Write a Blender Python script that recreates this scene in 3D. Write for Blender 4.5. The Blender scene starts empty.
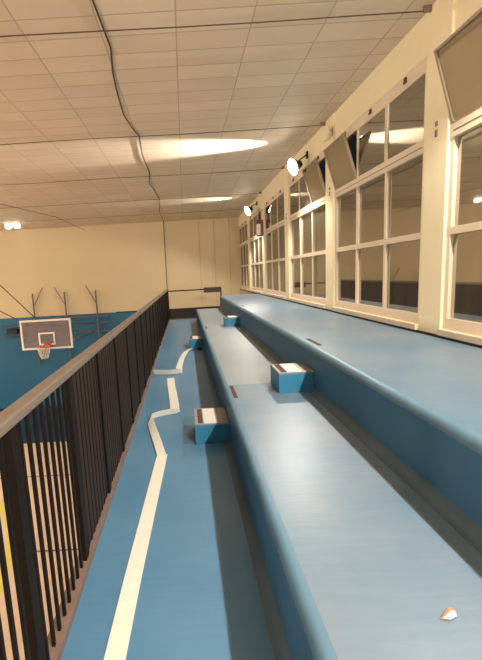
import bpy, bmesh, math, random
from mathutils import Vector, Matrix
random.seed(7)
S = bpy.context.scene
COL = S.collection

# ------------------------------------------------------------------ camera
cam_d = bpy.data.cameras.new('camera'); cam = bpy.data.objects.new('camera', cam_d); COL.objects.link(cam)
S.camera = cam
P, Yw, Rr = math.radians(8.1826), math.radians(-0.3152), math.radians(3.2157)
fw = Vector((math.sin(Yw)*math.cos(P), math.cos(Yw)*math.cos(P), -math.sin(P)))
rt = Vector((math.cos(Yw), -math.sin(Yw), 0)); dn = fw.cross(rt)
rt2 = math.cos(Rr)*rt + math.sin(Rr)*dn; dn2 = -math.sin(Rr)*rt + math.cos(Rr)*dn
m = Matrix((rt2, -dn2, -fw)).transposed().to_4x4(); m.translation = Vector((0, 0, 1.5))
cam.matrix_world = m
cam_d.sensor_fit = 'VERTICAL'; cam_d.sensor_height = 24.0
cam_d.lens = 374.74/660*24.0
cam_d.shift_x = (241-185.307)/660
cam_d.clip_start = 0.02; cam_d.clip_end = 200

# ------------------------------------------------------------------ world, exposure
w = bpy.data.worlds.new('night'); S.world = w; w.use_nodes = True
w.node_tree.nodes['Background'].inputs[0].default_value = (0.010, 0.010, 0.014, 1)
w.node_tree.nodes['Background'].inputs[1].default_value = 1.0
S.view_settings.view_transform = 'Standard'; S.view_settings.look = 'None'
S.view_settings.gamma = 1; S.view_settings.exposure = 0.12; S.view_settings.use_curve_mapping = False

WARM = (1.0, 0.905, 0.78)
def aim(o, d): o.rotation_euler = Vector(d).to_track_quat('-Z', 'Y').to_euler()
def area(name, loc, d, sx, sy, power, col=WARM, spread=180):
    l = bpy.data.lights.new(name, 'AREA'); l.shape = 'RECTANGLE'; l.size = sx; l.size_y = sy
    l.energy = power; l.color = col; l.spread = math.radians(spread)
    o = bpy.data.objects.new(name, l); COL.objects.link(o); o.location = loc; aim(o, d); return o
def spot(name, loc, d, power, ang, blend=0.3, r=0.04, col=WARM):
    l = bpy.data.lights.new(name, 'SPOT'); l.energy = power; l.color = col
    l.spot_size = math.radians(ang); l.spot_blend = blend; l.shadow_soft_size = r
    o = bpy.data.objects.new(name, l); COL.objects.link(o); o.location = loc; aim(o, d); return o
# added fill lights without fixtures, by the opposite and rear walls, washing ceiling and court
HALL = 1150
for yy in (-4, 4, 11):
    area('hall_wall_fill', (-18.8, yy, 2.2), (1, 0, 0.04), 1.2, 0.6, HALL/3)
area('hall_wall_fill', (-8, -8.5, 2.6), (0.1, 1, 0.1), 5.0, 0.6, 120)
for yy in (-4, 1.5, 7):
    area('hall_ceiling_fill', (-11.5, yy, 3.70), (0.12, 0.1, -1), 3, 3, 720, spread=115)  # added fill over the court, no fixture; its bounce lifts the ceiling

# ------------------------------------------------------------------ materials
def nodes(name):
    mt = bpy.data.materials.new(name); mt.use_nodes = True
    nt = mt.node_tree; return mt, nt, nt.nodes, nt.links, nt.nodes['Principled BSDF']
def mat(name, col, rough=0.6, noise=0.0, scale=8.0, metal=0.0, bump=0.0, spec=0.5, stretch=None, coat=0.0):
    mt, nt, N, L, b = nodes(name)
    b.inputs['Roughness'].default_value = rough; b.inputs['Metallic'].default_value = metal
    b.inputs['Specular IOR Level'].default_value = spec
    b.inputs['Coat Weight'].default_value = coat
    b.inputs['Base Color'].default_value = (*col, 1)
    tc = N.new('ShaderNodeTexCoord'); mp = N.new('ShaderNodeMapping'); L.new(tc.outputs['Object'], mp.inputs[0])
    if stretch: mp.inputs['Scale'].default_value = stretch
    nz = N.new('ShaderNodeTexNoise'); nz.inputs['Scale'].default_value = scale; nz.inputs['Detail'].default_value = 6
    L.new(mp.outputs[0], nz.inputs['Vector'])
    rp = N.new('ShaderNodeMix'); rp.data_type = 'RGBA'
    rp.inputs[6].default_value = (*[c*(1-noise) for c in col], 1); rp.inputs[7].default_value = (*[min(1, c*(1+noise)) for c in col], 1)
    L.new(nz.outputs['Fac'], rp.inputs[0]); L.new(rp.outputs[2], b.inputs['Base Color'])
    if bump:
        bp = N.new('ShaderNodeBump'); bp.inputs['Strength'].default_value = bump; bp.inputs['Distance'].default_value = 0.01
        L.new(nz.outputs['Fac'], bp.inputs['Height']); L.new(bp.outputs[0], b.inputs['Normal'])
    return mt
def emit(name, col, s):
    mt, nt, N, L, b = nodes(name)
    b.inputs['Base Color'].default_value = (*col, 1)
    b.inputs['Emission Color'].default_value = (*col, 1); b.inputs['Emission Strength'].default_value = s; return mt

def vinyl_mat(name, a, b_, rough):
    """worn blue sports vinyl: broad paler scuffed patches and fine cross streaks"""
    mt, nt, N, L, b = nodes(name)
    tc = N.new('ShaderNodeTexCoord')
    n1 = N.new('ShaderNodeTexNoise'); n1.inputs['Scale'].default_value = 1.3; n1.inputs['Detail'].default_value = 5
    L.new(tc.outputs['Object'], n1.inputs['Vector'])
    mp = N.new('ShaderNodeMapping'); mp.inputs['Scale'].default_value = (2, 22, 6); L.new(tc.outputs['Object'], mp.inputs[0])
    n2 = N.new('ShaderNodeTexNoise'); n2.inputs['Scale'].default_value = 2.0; n2.inputs['Detail'].default_value = 5
    L.new(mp.outputs[0], n2.inputs['Vector'])
    ad = N.new('ShaderNodeMath'); ad.operation = 'MULTIPLY_ADD'; ad.inputs[1].default_value = 0.22
    L.new(n2.outputs['Fac'], ad.inputs[0]); L.new(n1.outputs['Fac'], ad.inputs[2])
    mr = N.new('ShaderNodeMapRange'); mr.inputs[1].default_value = 0.40; mr.inputs[2].default_value = 0.85
    L.new(ad.outputs[0], mr.inputs[0])
    mx = N.new('ShaderNodeMix'); mx.data_type = 'RGBA'; mx.inputs[6].default_value = (*a, 1); mx.inputs[7].default_value = (*b_, 1)
    L.new(mr.outputs[0], mx.inputs[0]); L.new(mx.outputs[2], b.inputs['Base Color'])
    b.inputs['Roughness'].default_value = rough; b.inputs['Specular IOR Level'].default_value = 0.42
    bp = N.new('ShaderNodeBump'); bp.inputs['Strength'].default_value = 0.08; bp.inputs['Distance'].default_value = 0.01
    L.new(n2.outputs['Fac'], bp.inputs['Height']); L.new(bp.outputs[0], b.inputs['Normal'])
    return mt
M = {}
M['vinyl'] = vinyl_mat('blue_vinyl', (0.075, 0.205, 0.36), (0.125, 0.27, 0.42), 0.37)
M['tread'] = vinyl_mat('worn_tread_vinyl', (0.10, 0.215, 0.33), (0.22, 0.275, 0.335), 0.38)
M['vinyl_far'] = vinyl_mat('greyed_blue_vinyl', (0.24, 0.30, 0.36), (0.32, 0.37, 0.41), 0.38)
M['riser'] = mat('riser_vinyl', (0.045, 0.155, 0.28), 0.5, 0.12, 5)  # darkened below the tread vinyl, so part of the risers' shade is colour
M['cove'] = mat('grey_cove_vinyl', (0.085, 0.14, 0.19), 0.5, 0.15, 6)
M['nosing'] = mat('scuffed_nosing_vinyl', (0.12, 0.235, 0.34), 0.45, 0.15, 6, spec=0.3)
M['block'] = mat('painted_block_blue', (0.045, 0.24, 0.43), 0.4, 0.1, 10)
M['darkstrip'] = mat('brown_grip_strip', (0.09, 0.045, 0.03), 0.8, 0.3, 60)
M['whitestrip'] = mat('white_strip', (0.75, 0.70, 0.66), 0.5, 0.06, 30)
M['greytop'] = mat('worn_block_top', (0.30, 0.29, 0.28), 0.5, 0.15, 20)
M['cream'] = mat('cream_wall_paint', (0.80, 0.68, 0.45), 0.75, 0.04, 3, bump=0.1)
M['frame'] = mat('cream_window_enamel', (0.74, 0.61, 0.45), 0.5, 0.05, 5)
M['pillar'] = mat('pale_pillar_paint', (0.84, 0.73, 0.49), 0.6, 0.05, 4)
M['black'] = mat('black_paint', (0.012, 0.010, 0.010), 0.5, 0.2, 30)
M['railmetal'] = mat('dark_brown_rail_paint', (0.010, 0.007, 0.0055), 0.6, 0.3, 25, spec=0.15)
M['railcap'] = mat('brown_handrail_paint', (0.19, 0.15, 0.118), 0.45, 0.18, 14, stretch=(4, .6, 4))
M['panel'] = mat('dark_brown_sheet', (0.035, 0.022, 0.017), 0.6, 0.3, 5, stretch=(1, 9, 0.3), spec=0.15)
M['sash'] = mat('brown_sash_paint', (0.34, 0.26, 0.19), 0.6, 0.15, 12)  # darker brown, used on the open sashes only
M['seam'] = mat('seam_paint', (0.52, 0.41, 0.26), 0.8, 0.1, 8)
M['curb'] = mat('brown_kerb_paint', (0.20, 0.135, 0.11), 0.6, 0.25, 12)
M['steel'] = mat('dull_steel', (0.16, 0.13, 0.12), 0.5, 0.2, 10)
M['white'] = mat('white_paint', (0.80, 0.78, 0.74), 0.5, 0.03, 10)
M['red'] = mat('red_rim_paint', (0.60, 0.10, 0.06), 0.45, 0.1, 10)
M['darkred'] = mat('dark_red_plastic', (0.16, 0.025, 0.02), 0.45, 0.1, 20)
M['net'] = mat('white_net_cord', (0.75, 0.68, 0.62), 0.8, 0.05, 30)
M['tape'] = mat('cream_webbing', (0.82, 0.79, 0.70), 0.6, 0.06, 25, bump=0.15)
M['cable'] = mat('dark_brown_cable', (0.07, 0.045, 0.03), 0.7, 0.2, 20)
M['paper'] = mat('white_paper', (0.85, 0.78, 0.70), 0.6, 0.04, 40)
M['orange'] = mat('orange_paper', (0.80, 0.25, 0.10), 0.6, 0.04, 40)
M['signblack'] = mat('dark_sign_face', (0.035, 0.028, 0.022), 0.6, 0.2, 25)
M['concrete'] = mat('grey_concrete', (0.35, 0.33, 0.30), 0.9, 0.1, 6)
M['mark'] = mat('black_latch', (0.05, 0.035, 0.03), 0.5, 0.2, 30)
M['lampglass'] = emit('lamp_glass', (1.0, 0.93, 0.80), 26)
M['lampdot'] = emit('small_lamp_glass', (1.0, 0.93, 0.80), 7)

# two-tone hall wall: blue paint up to z = 0.13, cream above
def wall_mat(name, blue):
    mt, nt, N, L, b = nodes(name)
    g = N.new('ShaderNodeNewGeometry'); sp = N.new('ShaderNodeSeparateXYZ'); L.new(g.outputs['Position'], sp.inputs[0])
    gt = N.new('ShaderNodeMath'); gt.operation = 'GREATER_THAN'; gt.inputs[1].default_value = 0.13; L.new(sp.outputs[2], gt.inputs[0])
    nz = N.new('ShaderNodeTexNoise'); nz.inputs['Scale'].default_value = 0.8; nz.inputs['Detail'].default_value = 6; L.new(g.outputs['Position'], nz.inputs['Vector'])
    def two(c, v):
        x = N.new('ShaderNodeMix'); x.data_type = 'RGBA'; x.inputs[6].default_value = (*[k*(1-v) for k in c], 1); x.inputs[7].default_value = (*[min(1, k*(1+v)) for k in c], 1)
        L.new(nz.outputs['Fac'], x.inputs[0]); return x
    c = two((0.66, 0.545, 0.34), 0.07); d = two(blue, 0.25)
    mx = N.new('ShaderNodeMix'); mx.data_type = 'RGBA'; L.new(gt.outputs[0], mx.inputs[0]); L.new(d.outputs[2], mx.inputs[6]); L.new(c.outputs[2], mx.inputs[7])
    L.new(mx.outputs[2], b.inputs['Base Color']); b.inputs['Roughness'].default_value = 0.6
    return mt
M['wall2'] = wall_mat('two_tone_wall', (0.018, 0.14, 0.27))
M['wall2dark'] = wall_mat('two_tone_wall_dark', (0.05, 0.04, 0.04))

# ceiling: 0.70 x 0.29 m panels with dark joints, alternating slightly in tone
def ceil_mat():
    mt, nt, N, L, b = nodes('ceiling_panels')
    g = N.new('ShaderNodeNewGeometry'); mp = N.new('ShaderNodeMapping'); L.new(g.outputs['Position'], mp.inputs[0])
    mp.inputs['Location'].default_value = (0.65, -3.615+0.29*20, 0)
    br = N.new('ShaderNodeTexBrick'); L.new(mp.outputs[0], br.inputs['Vector'])
    br.offset = 0; br.squash = 1
    br.inputs['Scale'].default_value = 1.0; br.inputs['Brick Width'].default_value = 0.70; br.inputs['Row Height'].default_value = 0.29
    br.inputs['Mortar Size'].default_value = 0.009; br.inputs['Mortar Smooth'].default_value = 0.5
    br.inputs['Color1'].default_value = (0.72, 0.62, 0.49, 1); br.inputs['Color2'].default_value = (0.65, 0.555, 0.435, 1)
    br.inputs['Mortar'].default_value = (0.46, 0.38, 0.29, 1)
    nz = N.new('ShaderNodeTexNoise'); nz.inputs['Scale'].default_value = 1.2; L.new(g.outputs['Position'], nz.inputs['Vector'])
    mx = N.new('ShaderNodeMix'); mx.data_type = 'RGBA'; mx.blend_type = 'MULTIPLY'; mx.inputs[0].default_value = 1
    cr = N.new('ShaderNodeMapRange'); cr.inputs[3].default_value = 0.88; cr.inputs[4].default_value = 1.1; L.new(nz.outputs['Fac'], cr.inputs[0])
    cb = N.new('ShaderNodeCombineColor'); [L.new(cr.outputs[0], cb.inputs[i]) for i in range(3)]
    L.new(br.outputs['Color'], mx.inputs[6]); L.new(cb.outputs[0], mx.inputs[7]); L.new(mx.outputs[2], b.inputs['Base Color'])
    b.inputs['Roughness'].default_value = 0.6
    bp = N.new('ShaderNodeBump'); bp.inputs['Strength'].default_value = 0.25; bp.inputs['Distance'].default_value = 0.01; bp.invert = True
    L.new(br.outputs['Fac'], bp.inputs['Height']); L.new(bp.outputs[0], b.inputs['Normal'])
    return mt
M['ceiling'] = ceil_mat()

# court floor: pale parquet, dark blue run-off beyond the base line, thin dark lines, a yellow arc
def court_mat():
    mt, nt, N, L, b = nodes('court_floor')
    g = N.new('ShaderNodeNewGeometry'); sp = N.new('ShaderNodeSeparateXYZ'); L.new(g.outputs['Position'], sp.inputs[0])
    wv = N.new('ShaderNodeTexBrick'); mp = N.new('ShaderNodeMapping'); mp.inputs['Rotation'].default_value = (0, 0, math.pi/2)
    L.new(g.outputs['Position'], mp.inputs[0]); L.new(mp.outputs[0], wv.inputs['Vector'])
    wv.inputs['Scale'].default_value = 1; wv.inputs['Brick Width'].default_value = 1.2; wv.inputs['Row Height'].default_value = 0.09; wv.inputs['Mortar Size'].default_value = 0.001
    wv.inputs['Color1'].default_value = (0.74, 0.57, 0.42, 1); wv.inputs['Color2'].default_value = (0.69, 0.52, 0.38, 1); wv.inputs['Mortar'].default_value = (0.5, 0.34, 0.22, 1)
    def m_(op, a, v=None):
        n = N.new('ShaderNodeMath'); n.operation = op; L.new(a, n.inputs[0])
        if v is not None:
            if isinstance(v, (int, float)): n.inputs[1].default_value = v
            else: L.new(v, n.inputs[1])
        return n.outputs[0]
    def line(src, c, hw): return m_('LESS_THAN', m_('ABSOLUTE', m_('SUBTRACT', src, c)), hw)
    cur = wv.outputs['Color']
    def over(mask, col):
        nonlocal cur
        x = N.new('ShaderNodeMix'); x.data_type = 'RGBA'; L.new(mask, x.inputs[0]); L.new(cur, x.inputs[6]); x.inputs[7].default_value = (*col, 1); cur = x.outputs[2]
    over(m_('GREATER_THAN', sp.outputs[1], 12.15), (0.012, 0.035, 0.075))
    over(line(sp.outputs[1], 9.9, 0.025), (0.15, 0.10, 0.08))
    over(line(sp.outputs[1], 6.9, 0.025), (0.15, 0.10, 0.08))
    vd = N.new('ShaderNodeVectorMath'); vd.operation = 'DISTANCE'; L.new(g.outputs['Position'], vd.inputs[0]); vd.inputs[1].default_value = (-8.6, 5.2, -3.86)
    over(line(vd.outputs['Value'], 5.03, 0.08), (0.68, 0.60, 0.14))
    L.new(cur, b.inputs['Base Color']); b.inputs['Roughness'].default_value = 0.35
    return mt
M['court'] = court_mat()

# night window glass: a dark pane that mirrors the lit hall
def glass_mat():
    mt, nt, N, L, b = nodes('night_glass')
    out = N['Material Output']; N.remove(b)
    gl = N.new('ShaderNodeBsdfGlossy'); gl.inputs['Color'].default_value = (0.62, 0.60, 0.54, 1); gl.inputs['Roughness'].default_value = 0.03
    tr = N.new('ShaderNodeBsdfTransparent'); tr.inputs['Color'].default_value = (0.6, 0.6, 0.6, 1)
    df = N.new('ShaderNodeBsdfDiffuse'); df.inputs['Color'].default_value = (0.35, 0.30, 0.22, 1)
    m1 = N.new('ShaderNodeMixShader'); m1.inputs[0].default_value = 0.35; L.new(tr.outputs[0], m1.inputs[1]); L.new(df.outputs[0], m1.inputs[2])
    m2 = N.new('ShaderNodeMixShader'); m2.inputs[0].default_value = 0.62; L.new(m1.outputs[0], m2.inputs[1]); L.new(gl.outputs[0], m2.inputs[2])
    L.new(m2.outputs[0], out.inputs[0]); return mt
M['glass'] = glass_mat()
def acrylic():
    mt, nt, N, L, b = nodes('backboard_acrylic')
    b.inputs['Base Color'].default_value = (0.30, 0.24, 0.24, 1); b.inputs['Roughness'].default_value = 0.15
    b.inputs['Alpha'].default_value = 0.5; return mt
M['acrylic'] = acrylic()

# ------------------------------------------------------------------ mesh helpers
def add_box(bm, x0, x1, y0, y1, z0, z1, mtx=None, bev=0.0):
    r = bmesh.ops.create_cube(bm, size=1)
    vs = r['verts']
    for v in vs:
        v.co = Vector(((x0+x1)/2+v.co.x*(x1-x0), (y0+y1)/2+v.co.y*(y1-y0), (z0+z1)/2+v.co.z*(z1-z0)))
    if bev:
        es = list({e for v in vs for e in v.link_edges})
        rb = bmesh.ops.bevel(bm, geom=es, offset=bev, segments=2, affect='EDGES', profile=0.6)
        vs = list({v for f in rb['faces'] for v in f.verts} | {v for v in vs if v.is_valid})
    if mtx:
        for v in vs: v.co = mtx @ v.co
    return vs
def add_tube(bm, pts, r, seg=8, caps=True):
    pts = [Vector(p) for p in pts]; rings = []
    for i, p in enumerate(pts):
        t = (pts[min(i+1, len(pts)-1)]-pts[max(i-1, 0)]).normalized()
        up = Vector((0, 0, 1)) if abs(t.z) < 0.9 else Vector((1, 0, 0))
        a = t.cross(up).normalized(); b = t.cross(a)
        rings.append([bm.verts.new(p+r*(math.cos(2*math.pi*k/seg)*a+math.sin(2*math.pi*k/seg)*b)) for k in range(seg)])
    for i in range(len(rings)-1):
        for k in range(seg):
            bm.faces.new((rings[i][k], rings[i][(k+1) % seg], rings[i+1][(k+1) % seg], rings[i+1][k]))
    if caps:
        bm.faces.new(rings[0][::-1]); bm.faces.new(rings[-1])
def add_prism_y(bm, prof, y0, y1):
    """extrude a closed XZ outline along Y"""
    a = [bm.verts.new((x, y0, z)) for x, z in prof]; b = [bm.verts.new((x, y1, z)) for x, z in prof]
    n = len(prof)
    for i in range(n): bm.faces.new((a[i], a[(i+1) % n], b[(i+1) % n], b[i]))
    bm.faces.new(a[::-1]); bm.faces.new(b)
def add_lathe(bm, prof, mtx=None, seg=24):
    rings = []
    for r, z in prof:
        rings.append([bm.verts.new((r*math.cos(2*math.pi*k/seg), r*math.sin(2*math.pi*k/seg), z)) for k in range(seg)])
    if mtx:
        for rg in rings:
            for v in rg: v.co = mtx @ v.co
    for i in range(len(rings)-1):
        for k in range(seg): bm.faces.new((rings[i][k], rings[i][(k+1) % seg], rings[i+1][(k+1) % seg], rings[i+1][k]))
    bm.faces.new(rings[0][::-1]); bm.faces.new(rings[-1])
def obj(name, bm, m_, parent=None, smooth=False):
    bmesh.ops.recalc_face_normals(bm, faces=bm.faces)
    me = bpy.data.meshes.new(name); bm.to_mesh(me); bm.free(); me.materials.append(M[m_] if isinstance(m_, str) else m_)
    if smooth:
        for p in me.polygons: p.use_smooth = True
        me.set_sharp_from_angle(angle=math.radians(40))
    o = bpy.data.objects.new(name, me); COL.objects.link(o)
    if parent is not None:
        o.parent = parent
        o.matrix_parent_inverse = Matrix.Translation(parent.location).inverted()   # things are built in world coordinates
    return o
def thing(name, label, cat, loc=(0, 0, 0), group=None, kind=None):
    o = bpy.data.objects.new(name, None); COL.objects.link(o); o.location = loc; o.empty_display_size = 0.1
    if label: o['label'] = label
    if cat: o['category'] = cat
    if group: o['group'] = group
    if kind: o['kind'] = kind
    return o
def tag(o, label, cat, group=None):
    o['label'] = label; o['category'] = cat
    if group: o['group'] = group
    return o
def struct(name, bm, m_, label, cat):
    o = obj(name, bm, m_); o['kind'] = 'structure'; o['label'] = label; o['category'] = cat; return o
def B(*a, **k):
    bm = bmesh.new(); add_box(bm, *a, **k); return bm
def T(pts, r, seg=8):
    bm = bmesh.new(); add_tube(bm, pts, r, seg); return bm

ZC, ZF = 3.78, -3.86           # ceiling, court
XW, YE = 2.42, 16.0            # window wall, end wall
XL, YB = -20.0, -10.0

# ------------------------------------------------------------------ setting
struct('floor', B(XL, XW, YB, YE, ZF-0.2, ZF), 'court', 'pale wooden court floor seen through the railing, with dark run-off', 'floor')
struct('ceiling', B(XL, XW+0.3, YB, YE+0.2, ZC, ZC+0.15), 'ceiling', 'beige panelled ceiling with thin dark joints over the whole hall', 'ceiling')
struct('wall_end', B(XL, XW+0.3, YE, YE+0.2, ZF, ZC), 'wall2', 'end wall painted cream above and blue below, behind the basketball hoop', 'wall')
struct('wall_left', B(XL-0.2, XL, YB, YE, ZF, ZC), 'wall2dark', 'opposite hall wall, seen only mirrored in the windows', 'wall')
struct('wall_back', B(XL, XW+0.3, YB-0.2, YB, ZF, ZC), 'wall2', 'hall wall behind the viewer', 'wall')
struct('wall_right', B(XW-0.03, XW+0.2, YB, YE, ZF, 0.88), 'cream', 'low cream wall below the windows', 'wall')
bm = bmesh.new(); add_box(bm, XW-0.05, XW+0.2, YB, YE, 3.40, ZC)
struct('trim_1', bm, 'pillar', 'cream beam band between the window heads and the ceiling', 'beam')
struct('baseboard_right', B(XW-0.085, XW-0.03, YB, YE-0.0, 0.79, 0.825), 'black', 'black skirting line between upper tread and window sill', 'baseboard')
struct('trim_2', B(-3.0, 2.3, YE-0.03, YE, 0.10, 0.15), 'black', 'thin dark trim line on the end wall behind the stand', 'trim')
for i, sx in enumerate((-0.75, 0.70, 1.32, 1.95)):
    struct('trim_%d' % (3+i), B(sx-0.012, sx+0.012, YE-0.012, YE, 0.15, ZC), 'seam', 'narrow vertical joint strip on the cream end wall', 'trim')['group'] = 'joint strips on the end wall'
# doorway at the end wall's foot, its unlit depth painted as a black panel, below the dark line
d = thing('door_1', 'dark doorway opening below the end railing at the far end of the walkway', 'door', (0, YE-0.02, -2.0), kind='structure')
obj('doorway_dark', B(-0.72, 0.9, YE-0.02, YE, -1.9, 0.10), 'black', d)
obj('door_frame', B(-0.80, -0.72, YE-0.05, YE, -1.9, 0.12), 'signblack', d)

PIL = [3.62+2.52*k for k in range(-4, 5)]       # pillar centres along the window wall
for i, py in enumerate(PIL):
    bm = bmesh.new(); add_box(bm, XW-0.07, XW+0.2, py-0.165, py+0.165, 0.80, ZC, bev=0.008)
    o = struct('trim_%d' % (10+i), bm, 'pillar', 'cream wall pillar between two window bays', 'pillar'); o['group'] = 'pillars between the window bays'
    if py > 1:
        bm = bmesh.new(); add_box(bm, XW-0.08, XW-0.07, py-0.03, py-0.005, 2.62, 2.68); add_box(bm, XW-0.08, XW-0.07, py-0.03, py-0.005, 2.71, 2.75)
        obj('wall_clip', bm, 'curb', o)

# window bays: sill, frame with mullions and transoms, nine panes, hopper sashes on top
OPEN = {(4, 2), (5, 0), (3, 2)}
wn = 0
WLAB = ['tall cream window bay beside the viewer, outside the picture',
        'nearest window bay, cut by the right edge, with one tilted open top sash',
        'second nearest window bay, full nine panes, far top sash tilted open beside a dark gap',
        'third nearest window bay, between the wall sensor and the nearer floodlight, near top sash open',
        'fourth nearest window bay, just beyond the nearer floodlight',
        'fifth nearest window bay, beyond the red alarm box',
        'small farthest window bay in the corner against the end wall', 'farthest window bay', 'farthest window bay']
def bay(k, y0, y1):
    global wn
    wn += 1
    t = thing('window_%d' % wn, WLAB[wn-1], 'window', (XW, (y0+y1)/2, 0.83), kind='structure')
    bm = bmesh.new(); add_box(bm, XW-0.10, XW+0.02, y0, y1, 0.825, 0.885, bev=0.006); obj('window_sill', bm, 'frame', t)
    cw = (y1-y0)/3.0; x0, x1 = XW-0.045, XW+0.015
    bm = bmesh.new()
    add_box(bm, x0, x1, y0, y1, 0.885, 0.985); add_box(bm, x0, x1, y0, y1, 3.28, 3.41)
    add_box(bm, x0, x1, y0, y0+0.05, 0.985, 3.28); add_box(bm, x0, x1, y1-0.05, y1, 0.985, 3.28)
    add_box(bm, x0-0.003, x1, y0+0.001, y1-0.001, 1.735, 1.80); add_box(bm, x0-0.01, x1, y0, y1, 2.55, 2.66)
    for j in (1, 2): add_box(bm, x0+0.005, x1, y0+j*cw-0.025, y0+j*cw+0.025, 0.98, 3.285)
    obj('window_frame', bm, 'frame', t)
    bm = bmesh.new(); add_box(bm, x0-0.014, x0-0.010, y0+0.05, y1-0.05, 2.600, 2.606); obj('drip_groove', bm, 'mark', t)
    for j in range(3):
        a, b = y0+j*cw+0.025, y0+(j+1)*cw-0.025
        obj('pane', B(XW-0.012, XW-0.006, a, b, 0.985, 1.735), 'glass', t)
        obj('pane', B(XW-0.012, XW-0.006, a, b, 1.80, 2.55), 'glass', t)
        ang = -math.radians(17) if (k, j) in OPEN else 0.0
        piv = Vector((XW-0.04, 0, 2.665))
        R = Matrix.Translation(piv) @ Matrix.Rotation(ang, 4, 'Y') @ Matrix.Translation(-piv)
        bm = bmesh.new()
        e = 0.02 if ang else 0.012
        add_box(bm, XW-0.05, XW-0.02, a-0.01, b+0.01, 2.66, 2.66+e, R); add_box(bm, XW-0.05, XW-0.02, a-0.01, b+0.01, 3.28-e, 3.28, R)
        add_box(bm, XW-0.05, XW-0.02, a-0.01, a-0.01+e, 2.66+e, 3.28-e, R); add_box(bm, XW-0.05, XW-0.02, b+0.01-e, b+0.01, 2.66+e, 3.28-e, R)
        s = obj('vent_sash', bm, 'sash' if ang else 'frame', t)
        bm = bmesh.new(); add_box(bm, XW-0.038, XW-0.032, a-0.01+e, b+0.01-e, 2.66+e, 3.28-e, R); obj('vent_pane', bm, 'glass', s)
        bm = bmesh.new(); add_box(bm, x0-0.02, x0, (a+b)/2-0.014, (a+b)/2+0.014, 3.325, 3.375); add_box(bm, x0-0.03, x0-0.018, (a+b)/2-0.02, (a+b)/2+0.002, 3.31, 3.335)
        obj('latch', bm, 'mark', t)
    return t
for k in range(len(PIL)-1):
    if PIL[k+1] > 0: bay(k+1 if False else k, PIL[k]+0.165, PIL[k+1]-0.165)
bay(99, PIL[-1]+0.165, YE-0.02)
# panels closing the wall behind the viewer
struct('wall_rear_infill', B(XW-0.02, XW+0.1, YB, PIL[2], 0.88, 3.40), 'cream', 'cream wall behind the viewer', 'wall').name = 'wall_right.001'

# ------------------------------------------------------------------ grandstand
YT = 12.3; Y0 = -6.0; YC = 3.62
X1, X2 = 0.326, 1.115            # riser planes
g = thing('grandstand', 'blue stepped grandstand with a walkway and two broad tiers along the windows', 'grandstand', (0.9, 4, ZF))
obj('walkway', B(-0.655, 0.39, Y0, 13.15, -0.25, 0.0), 'vinyl', g)
obj('understructure', B(-0.60, XW-0.05, Y0, YT-0.05, ZF, -0.25), 'concrete', g)
def arc(cx, cz, r, a0, a1, n=6): return [(cx+r*math.cos(math.radians(a0+(a1-a0)*i/n)), cz+r*math.sin(math.radians(a0+(a1-a0)*i/n))) for i in range(n+1)]
def tier(xr, xb, z0, z1, nm):
    # body under a thin tread; the tread's rounded nosing and the cove at the riser's foot are parts of their own
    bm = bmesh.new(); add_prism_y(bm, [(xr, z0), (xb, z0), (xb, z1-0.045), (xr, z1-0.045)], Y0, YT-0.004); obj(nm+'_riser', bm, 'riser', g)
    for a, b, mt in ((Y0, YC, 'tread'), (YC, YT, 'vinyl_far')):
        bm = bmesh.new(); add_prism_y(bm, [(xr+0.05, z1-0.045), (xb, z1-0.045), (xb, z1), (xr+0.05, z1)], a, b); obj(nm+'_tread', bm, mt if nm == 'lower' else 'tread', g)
    rn = 0.034 if nm == 'lower' else 0.05
    bm = bmesh.new(); add_prism_y(bm, [(xr+0.05, z1-0.05), (xr-0.004, z1-0.05)]+arc(xr-0.004+rn, z1-rn, rn, 180, 90, 8)[(1 if rn == 0.05 else 0):]+[(xr+0.05, z1)], Y0, YT); obj(nm+'_nosing', bm, 'nosing', g, True)
    c = 0.055
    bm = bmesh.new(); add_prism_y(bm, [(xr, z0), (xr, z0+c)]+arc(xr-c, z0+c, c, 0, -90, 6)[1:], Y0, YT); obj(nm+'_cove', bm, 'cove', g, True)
tier(X1, X2+0.02, 0.0, 0.40, 'lower')
tier(X2, XW-0.05, 0.40, 0.80, 'upper')
def strip(y0, y1, x, z): return obj('grip_strip', B(x-0.017, x+0.017, y0, y1, z, z+0.004), 'darkstrip', g)
for yb in (3.2, 7.65):
    strip(yb+0.03, yb+0.38, X1+0.075, 0.40); strip(yb+0.2, yb+0.55, X2+0.10, 0.80)

# ------------------------------------------------------------------ step blocks
def block(x0, x1, y0, y1, z0, h, label):
    t = thing('step_block', label, 'step', ((x0+x1)/2, (y0+y1)/2, z0), group='blue half-height step blocks')
    bm = bmesh.new(); add_box(bm, x0, x1, y0, y1, z0, z0+h-0.012, bev=0.006); obj('body', bm, 'block', t)
    wdt = x1-x0
    bm = bmesh.new(); add_box(bm, x0, x1, y0, y1, z0+h-0.012, z0+h, bev=0.003); obj('top_plate', bm, 'greytop', t)
    obj('grip_strip', B(x0+0.10*wdt, x0+0.24*wdt, y0+0.02, y1-0.03, z0+h, z0+h+0.004), 'darkstrip', t)
    obj('white_strip', B(x0+0.27*wdt, x0+0.68*wdt, y0+0.01, y1-0.02, z0+h, z0+h+0.003), 'whitestrip', t)
block(0.02, 0.325, 3.18, 3.58, 0.0, 0.19, 'blue step block on the walkway beside the long pale strap, nearest of its kind')
block(0.80, 1.114, 3.28, 3.62, 0.40, 0.19, 'blue step block on the lower tier against the upper riser, larger one')
block(0.02, 0.325, 7.72, 8.12, 0.0, 0.19, 'small far blue step block on the walkway beside the curled end of the strap')
block(0.80, 1.114, 7.80, 8.14, 0.40, 0.19, 'small far blue step block on the lower tier, towards the end wall')

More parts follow.
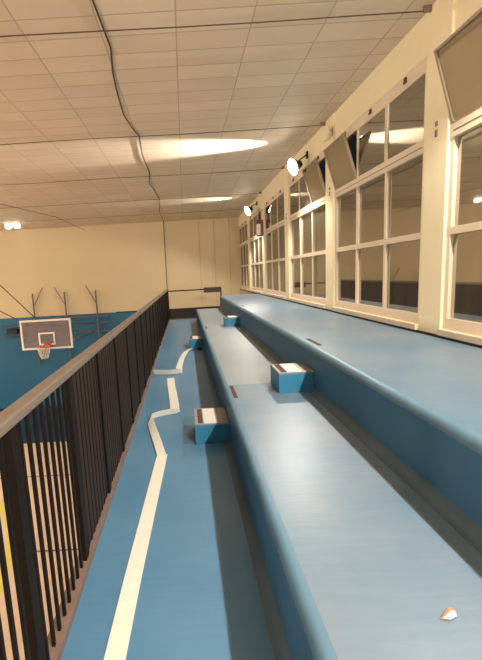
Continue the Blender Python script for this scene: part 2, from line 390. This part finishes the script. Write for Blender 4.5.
# ------------------------------------------------------------------ railing
XR = -0.612
r = thing('railing', 'dark metal railing with brown handrail and thin vertical bars along the walkway', 'railing', (XR, 4, 0))
YR0, YR1 = -3.1, 13.12
bm = bmesh.new(); add_box(bm, -0.642, -0.580, YR0, YR1, 1.045, 1.085, bev=0.008); obj('handrail', bm, 'railcap', r)
bm = bmesh.new(); add_box(bm, -0.655, -0.582, YR0, YR1, 0.0, 0.045, bev=0.004); obj('bottom_rail', bm, 'curb', r)
py = 1.190; posts = [py+0.62*k for k in range(-6, 20)]
for q in posts:
    if q < YR1: obj('post', B(XR-0.014, XR+0.016, q-0.026, q+0.030, 0.045, 1.045), 'railmetal', r)
obj('post', B(XR-0.025, XR+0.025, YR1-0.05, YR1, 0.045, 1.045), 'railmetal', r)
bars = []
for q in posts:
    for j in range(1, 9):
        y = q+j*0.62/9
        if y < YR1-0.08: bars.append(y)
bars.sort(key=lambda y: abs(y-0.9) if y > 0.75 else 100-y)
proto = None
for y in bars[:100]:
    if proto is None: proto = obj('baluster', B(XR-0.0065, XR+0.0065, -0.007, 0.007, 0.045, 1.045), 'railmetal', r); b_ = proto
    else: b_ = proto.copy(); COL.objects.link(b_)
    b_.location.y = y
bm = bmesh.new()
for y in bars[100:]: add_box(bm, XR-0.0065, XR+0.0065, y-0.007, y+0.007, 0.045, 1.045)
o = obj('balusters', bm, 'railmetal', r); o['kind'] = 'stuff'

for q in posts:
    if q > 1.7 and q < YR1-0.1:
        obj('cover_panel', B(XR-0.006, XR+0.004, q+0.034, min(q+0.586, YR1-0.05), 0.05, 1.04), 'panel', r)['label'] = 'dark brown sheet closing the bay'
# railing across the end of the stand, with a dark board on it
r2 = thing('end_railing', 'short dark railing across the far end of the walkway', 'railing', (0.3, 13.14, 0))
obj('handrail', B(-0.58, 1.27, 13.09, 13.135, 0.985, 1.025), 'railmetal', r2)
obj('post', B(1.22, 1.26, 13.09, 13.13, 0.0, 0.985), 'railmetal', r2)
obj('bottom_rail', B(-0.58, 1.22, 13.09, 13.13, 0.0, 0.03), 'curb', r2)
o = thing('notice_board', 'small dark board fixed on the end railing near the window corner', 'board', (0.94, 13.05, 0.9))
obj('panel', B(0.64, 1.25, 13.05, 13.075, 0.885, 1.075), 'signblack', o)
bm = bmesh.new(); add_box(bm, 0.64, 1.25, 13.045, 13.05, 1.055, 1.075); add_box(bm, 0.64, 1.25, 13.045, 13.05, 0.885, 0.905)
obj('edge_strip', bm, 'curb', o); obj('bracket', B(0.9, 0.98, 13.075, 13.09, 0.97, 1.03), 'railmetal', o)
# landing that carries the end railing
obj('landing', B(0.39, 1.30, YT, 13.15, -0.25, 0.0), 'signblack', g)

# ------------------------------------------------------------------ strap on the walkway
def ribbon(pts, width, thick=0.004):
    """pts: (x, y, z, tilt) ; tilt 0 = lying flat, 90 = standing on its edge"""
    # smooth resample
    bm = bmesh.new(); V = [Vector(p[:3]) for p in pts]; rows = []
    for i, p in enumerate(pts):
        t = (V[min(i+1, len(V)-1)]-V[max(i-1, 0)]).normalized()
        side = t.cross(Vector((0, 0, 1))).normalized(); a = math.radians(p[3])
        s = side*math.cos(a)+Vector((0, 0, 1))*math.sin(a); n = t.cross(s).normalized()
        c = V[i]+Vector((0, 0, abs(math.sin(a))*width/2+0.004)); rows.append([bm.verts.new(c+s*u*width/2+n*v*thick/2) for u, v in ((-1, -1), (1, -1), (1, 1), (-1, 1))])
    for i in range(len(rows)-1):
        for k in range(4): bm.faces.new((rows[i][k], rows[i][(k+1) % 4], rows[i+1][(k+1) % 4], rows[i+1][k]))
    bm.faces.new(rows[0][::-1]); bm.faces.new(rows[-1]); return bm
def dense(keys, n=8):
    out = []
    for i in range(len(keys)-1):
        for j in range(n): out.append(tuple(keys[i][c]+(keys[i+1][c]-keys[i][c])*j/n for c in range(4)))
    out.append(keys[-1]); return out
near = dense([(-0.40, 0.55, 0, 0), (-0.385, 1.0, 0, 0), (-0.362, 1.3, 0, 0), (-0.345, 1.7, 0, 0), (-0.318, 2.2, 0, 0), (-0.290, 2.7, 0, 0), (-0.272, 3.02, 0, 0)], 4)
st = thing('strap', 'long pale webbing strap zigzagging along the walkway towards the viewer', 'strap', (-0.35, 2.5, 0))
obj('length', ribbon(near, 0.088), 'tape', st)
obj('length', ribbon(dense([(-0.278, 3.0, 0.004, 4), (-0.33, 3.25, 0.008, 12), (-0.40, 3.55, 0.008, 25), (-0.435, 3.74, 0.0, 40)], 4), 0.075), 'tape', st)
obj('fold', ribbon(dense([(-0.45, 3.70, 0.0, 55), (-0.43, 3.84, 0.0, 78), (-0.36, 3.90, 0.0, 80), (-0.24, 3.95, 0.0, 80), (-0.155, 3.97, 0, 75)], 4), 0.065), 'tape', st)
obj('length', ribbon(dense([(-0.185, 3.96, 0.004, 10), (-0.20, 4.25, 0.004, 5), (-0.235, 4.7, 0.004, 0), (-0.265, 5.05, 0.0, 0), (-0.29, 5.45, 0.0, 0)], 4), 0.105), 'tape', st)
s2 = thing('strap', 'second pale strap on the far walkway, curling towards the small step block', 'strap', (-0.2, 6.5, 0))
obj('fold', ribbon(dense([(-0.56, 5.72, 0, 82), (-0.42, 5.68, 0, 84), (-0.28, 5.66, 0, 84), (-0.14, 5.70, 0, 80)], 4), 0.075), 'tape', s2)
obj('length', ribbon(dense([(-0.165, 5.72, 0.004, 0), (-0.17, 6.1, 0.004, 0), (-0.13, 6.7, 0.004, 5), (-0.06, 7.25, 0.004, 8), (0.04, 7.52, 0.01, 15), (0.16, 7.60, 0.015, 20), (0.25, 7.55, 0.01, 10)], 4), 0.10), 'tape', s2)
o = obj('black_clip', B(0.19, 0.28, 7.44, 7.52, 0.0, 0.05, bev=0.006), 'black', s2)

# litter
t = thing('paper_scrap', 'tiny crumpled white and orange paper scrap on the near lower tier', 'litter', (0.77, 1.045, 0.40))
def flake(pts, z0, lift, th):
    bm = bmesh.new(); n = len(pts)
    lo = [bm.verts.new((x, y, z0+lift*i_)) for i_, (x, y) in zip(heights(n), pts)]; hi = [bm.verts.new((v.co.x, v.co.y, v.co.z+th)) for v in lo]
    for i in range(n): bm.faces.new((lo[i], lo[(i+1) % n], hi[(i+1) % n], hi[i]))
    bm.faces.new(lo[::-1]); bm.faces.new(hi); return bm
def heights(n): return [0.5+0.5*math.sin(i*1.7) for i in range(n)]
obj('sheet', flake([(0.742, 1.022), (0.762, 1.016), (0.790, 1.028), (0.797, 1.044), (0.785, 1.047)], 0.403, 0.003, 0.0015), 'paper', t)
obj('folded_edge', flake([(0.734, 1.022), (0.744, 1.023), (0.786, 1.049), (0.799, 1.045), (0.796, 1.059), (0.783, 1.057)], 0.4015, 0.002, 0.0015), 'orange', t)

# ------------------------------------------------------------------ basketball hoop
by = 13.2; bx0, bx1, bz0, bz1 = -5.93, -4.11, 0.205, 0.262
bz0, bz1 = -0.81, 0.255
cx = (bx0+bx1)/2
h = thing('basketball_hoop', 'basketball backboard with red rim and white net on a wall frame', 'basketball hoop', (cx, YE, bz0))
obj('backboard', B(bx0, bx1, by, by+0.02, bz0, bz1), 'acrylic', h)
bm = bmesh.new(); e = 0.065; ya, yb2 = by-0.02, by+0.03
add_box(bm, bx0, bx1, ya, yb2, bz0, bz0+e); add_box(bm, bx0, bx1, ya, yb2, bz1-e, bz1); add_box(bm, bx0, bx0+e, ya, yb2, bz0+e, bz1-e); add_box(bm, bx1-e, bx1, ya, yb2, bz0+e, bz1-e)
obj('border', bm, 'white', h)
bm = bmesh.new(); i0, i1, j0, j1 = cx-0.29, cx+0.29, bz0+0.15, bz0+0.60; e = 0.055; ya, yb2 = by-0.006, by
add_box(bm, i0, i1, ya, yb2, j0, j0+e); add_box(bm, i0, i1, ya, yb2, j1-e, j1); add_box(bm, i0, i0+e, ya, yb2, j0+e, j1-e); add_box(bm, i1-e, i1, ya, yb2, j0+e, j1-e)
obj('target_square', bm, 'white', h)
bm = bmesh.new(); rc = Vector((cx, by-0.38, bz0+0.16))
add_tube(bm, [rc+Vector((0.225*math.cos(a*math.pi/16), 0.225*math.sin(a*math.pi/16), 0)) for a in range(33)], 0.014)
add_box(bm, cx-0.08, cx+0.08, by-0.16, by-0.022, bz0+0.08, bz0+0.19); add_box(bm, cx-0.12, cx+0.12, by-0.03, by-0.006, bz0+0.02, bz0+0.24)
obj('rim', bm, 'red', h, True)
bm = bmesh.new()
for a in range(12):
    for dr in (1, -1):
        pts = []
        for q in range(7):
            f_ = q/6; rr = 0.22*(1-f_)+0.11*f_+(0.012*math.sin(f_*3.1)); an = (a+dr*f_*1.5)*math.pi/6
            pts.append(rc+Vector((rr*math.cos(an), rr*math.sin(an), -0.42*f_)))
        add_tube(bm, pts, 0.009, 5)
obj('net', bm, 'net', h)
bm = bmesh.new()
for zz in (0.02, -0.25, -0.62):
    add_tube(bm, [(-7.9 if zz != 0.02 else -6.9, YE-0.12, zz), (-3.3, YE-0.12, zz)], 0.03)
for xx in (-6.45, -5.1, -3.78):
    add_tube(bm, [(xx, YE-0.12, -1.9), (xx, YE-0.12, 1.12)], 0.035)
    add_tube(bm, [(xx, YE-0.12, 0.55), (xx+(0.45 if xx < -6 else -0.4), YE-0.12, 1.35)], 0.018)
obj('wall_frame', bm, 'steel', h)
for xx in (-5.75, -4.3):
    bm = bmesh.new()
    for zz, z2 in ((0.1, -0.25), (-0.6, -0.62)): add_tube(bm, [(xx, by+0.03, zz), (xx*1.0+(-0.3 if xx < -5 else 0.3), YE-0.12, z2)], 0.028)
    add_tube(bm, [(xx, by+0.045, 0.1), (xx, by+0.045, -0.6)], 0.02); obj('support_arm', bm, 'steel', h)
for pts in ([(-5.3, by+0.03, 0.25), (-8.0, 13.9, 2.9)], [(-5.85, by+0.03, 0.2), (-8.6, 14.2, 1.5)]):
    obj('stay_wire', T(pts, 0.018, 6), 'cable', h)
obj('counterweight', B(-7.65, -7.2, YE-0.3, YE-0.05, -0.50, -0.34), 'black', h)

# ------------------------------------------------------------------ ceiling wires and cable
side = 'second third fourth fifth sixth'.split()
labs = ['thin dark wire crossing under the ceiling, nearest the viewer', 'thin dark wire under the ceiling just before the bright streak',
        'thin dark wire under the ceiling just beyond the bright streak', 'faint thin wire under the ceiling, second from the end wall', 'faint thin wire under the ceiling, nearest the end wall']
for k, lb in enumerate(labs):
    yy = PIL[4]+2.52*k; zz = 3.735
    yy = [3.74, 6.32, 8.72, 11.25, 13.75][k]
    t = thing('ceiling_wire', lb, 'wire', (XW-0.07, yy, zz), group='wires crossing under the ceiling')
    pts = [(-19.9+22.2*i/30, yy, zz-0.012*math.sin(i/30*math.pi*6)**2) for i in range(31)]
    obj('wire', T(pts, 0.0055, 6), 'cable', t)
    bm = bmesh.new(); add_box(bm, 2.28, XW-0.05, yy-0.010, yy+0.010, zz-0.010, zz+0.045, bev=0.003); obj('anchor', bm, 'curb', t)
ck = [(92, -0.63, 3.2), (0, -0.60, 4.05), (0, -0.665, 4.5), (0, -0.70, 5.0), (0, -0.72, 5.6), (0, -0.66, 6.1), (0, -0.60, 6.4), (0, -0.66, 7.4), (0, -0.63, 8.6), (0, -0.72, 9.4), (0, -0.60, 11.2), (0, -0.74, 13.5), (0, -0.72, 15.95)]
pts = [(-0.64, -2.0, 3.765)]+[(x, y, 3.762) for _, x, y in ck]+[(-0.74, 15.96, 3.7), (-0.75, 15.965, 2.2), (-0.75, 15.965, 0.2)]
tag(obj('ceiling_cable', T(pts, 0.009, 6), 'cable'), 'wavering dark cable running lengthwise along the ceiling and down the end wall', 'cable')
tag(obj('loose_wire', T([(-4.6, 9.5, 3.76), (-4.9, 10.6, 3.72), (-4.2, 13.0, 3.70), (-4.0, 15.9, 3.6)], 0.007, 6), 'cable'), 'loose dark wire hanging near the far ceiling above the hoop', 'wire')

# ------------------------------------------------------------------ floodlights on the window wall
def lamp(y, nrm, label, power, streak, dz=0.0, cxx=2.12, bdir=(-0.50, 0.0, -0.86)):
    base = Vector((XW-0.05, y+0.1, 3.56+dz)); c = Vector((cxx, y, 3.34+dz)); n = Vector(nrm).normalized()
    t = thing('floodlight', label, 'lamp', tuple(base), group='floodlights along the window wall')
    R = Matrix.Translation(c) @ n.to_track_quat('Z', 'Y').to_matrix().to_4x4()
    bm = bmesh.new(); add_lathe(bm, [(0.03, -0.17), (0.06, -0.165), (0.075, -0.10), (0.135, -0.03), (0.160, 0.0), (0.160, 0.01), (0.150, 0.01), (0.13, -0.01)], R); obj('housing', bm, 'black', t, True)
    bm = bmesh.new(); add_lathe(bm, [(0.001, -0.006), (0.148, -0.006), (0.148, 0.004), (0.10, 0.02), (0.001, 0.028)], R); obj('lamp_glass', bm, 'lampglass', t, True)
    obj('arm', T([c-n*0.10, c-n*0.10+Vector((0.04, 0.03, 0.09)), base+Vector((-0.03, 0, 0)), base+Vector((0.0, 0, 0))], 0.012), 'black', t)
    obj('wall_mount', B(XW-0.075, XW-0.05, y+0.06, y+0.14, 3.50+dz, 3.62+dz, bev=0.004), 'black', t)
    s = spot('floodlight_beam', c+n*0.06, bdir, power, 142, 0.3, 0.05); s.parent = t; s.matrix_parent_inverse = Matrix.Translation(t.location).inverted()
    s = spot('floodlight_spill', c+n*0.06+Vector((-0.02, 0.05, 0.03)), (-0.93, 0.02, 0.34), streak, 58, 0.7, 0.05); s.scale = (0.58, 1, 1); s.parent = t; s.matrix_parent_inverse = Matrix.Translation(t.location).inverted()
lamp(7.12, (-0.90, -0.22, -0.36), 'glaring floodlight on the window wall, larger one nearer the viewer', 310, 1400, cxx=2.07)
lamp(11.9, (-0.85, -0.25, -0.45), 'glaring floodlight on the window wall, smaller one near the end wall', 330, 300, dz=0.03, cxx=2.05)
lamp(2.55, (-0.8, 0.2, -0.5), 'floodlight above the near window, outside the picture', 150, 150)
lamp(-1.3, (-0.8, 0.2, -0.5), 'floodlight on the window wall behind the viewer', 900, 150, bdir=(-0.48, 0.5, -0.72))

# twin lamp far over the court
t = thing('ceiling_lamp', 'small twin ceiling lamp glowing far over the court at the left edge', 'lamp', (-6.2, 14.2, ZC))
obj('mounting_bar', B(-6.50, -5.90, 14.16, 14.24, 3.70, ZC), 'white', t)
for dx in (-0.16, 0.16):
    bm = bmesh.new(); add_lathe(bm, [(0.02, -0.07), (0.09, -0.05), (0.12, 0.0), (0.09, 0.05), (0.02, 0.07)], Matrix.Translation((-6.2+dx, 14.2, 3.64))); obj('bulb', bm, 'lampdot', t, True)

# small detector box high on the wall by the second pillar, hanging red box by the far lamp
t = thing('wall_sensor', 'small white sensor box high on the window wall above the open vent', 'sensor', (XW-0.07, 6.1, 3.5))
bm = bmesh.new(); add_box(bm, XW-0.15, XW-0.07, 6.00, 6.20, 3.45, 3.62, bev=0.012); obj('housing', bm, 'pillar', t)
bm = bmesh.new(); add_lathe(bm, [(0.03, 0), (0.035, 0.01), (0.02, 0.03), (0.001, 0.035)], Matrix.Translation((XW-0.12, 6.0, 3.52)) @ Matrix.Rotation(math.radians(90), 4, 'X'), 12); obj('lens', bm, 'white', t, True)
t = thing('alarm_box', 'dark red wall box with a white face hanging under the far floodlight', 'alarm', (XW-0.07, 11.2, 2.5))
bm = bmesh.new(); add_box(bm, XW-0.26, XW-0.07, 11.08, 11.22, 2.52, 2.98, bev=0.02); obj('housing', bm, 'darkred', t)
obj('face', B(XW-0.27, XW-0.16, 11.065, 11.08, 2.55, 2.86), 'white', t)
obj('hanger', T([(XW-0.16, 11.15, 2.97), (XW-0.16, 11.15, 3.2), (XW-0.07, 11.15, 3.25)], 0.02), 'black', t)
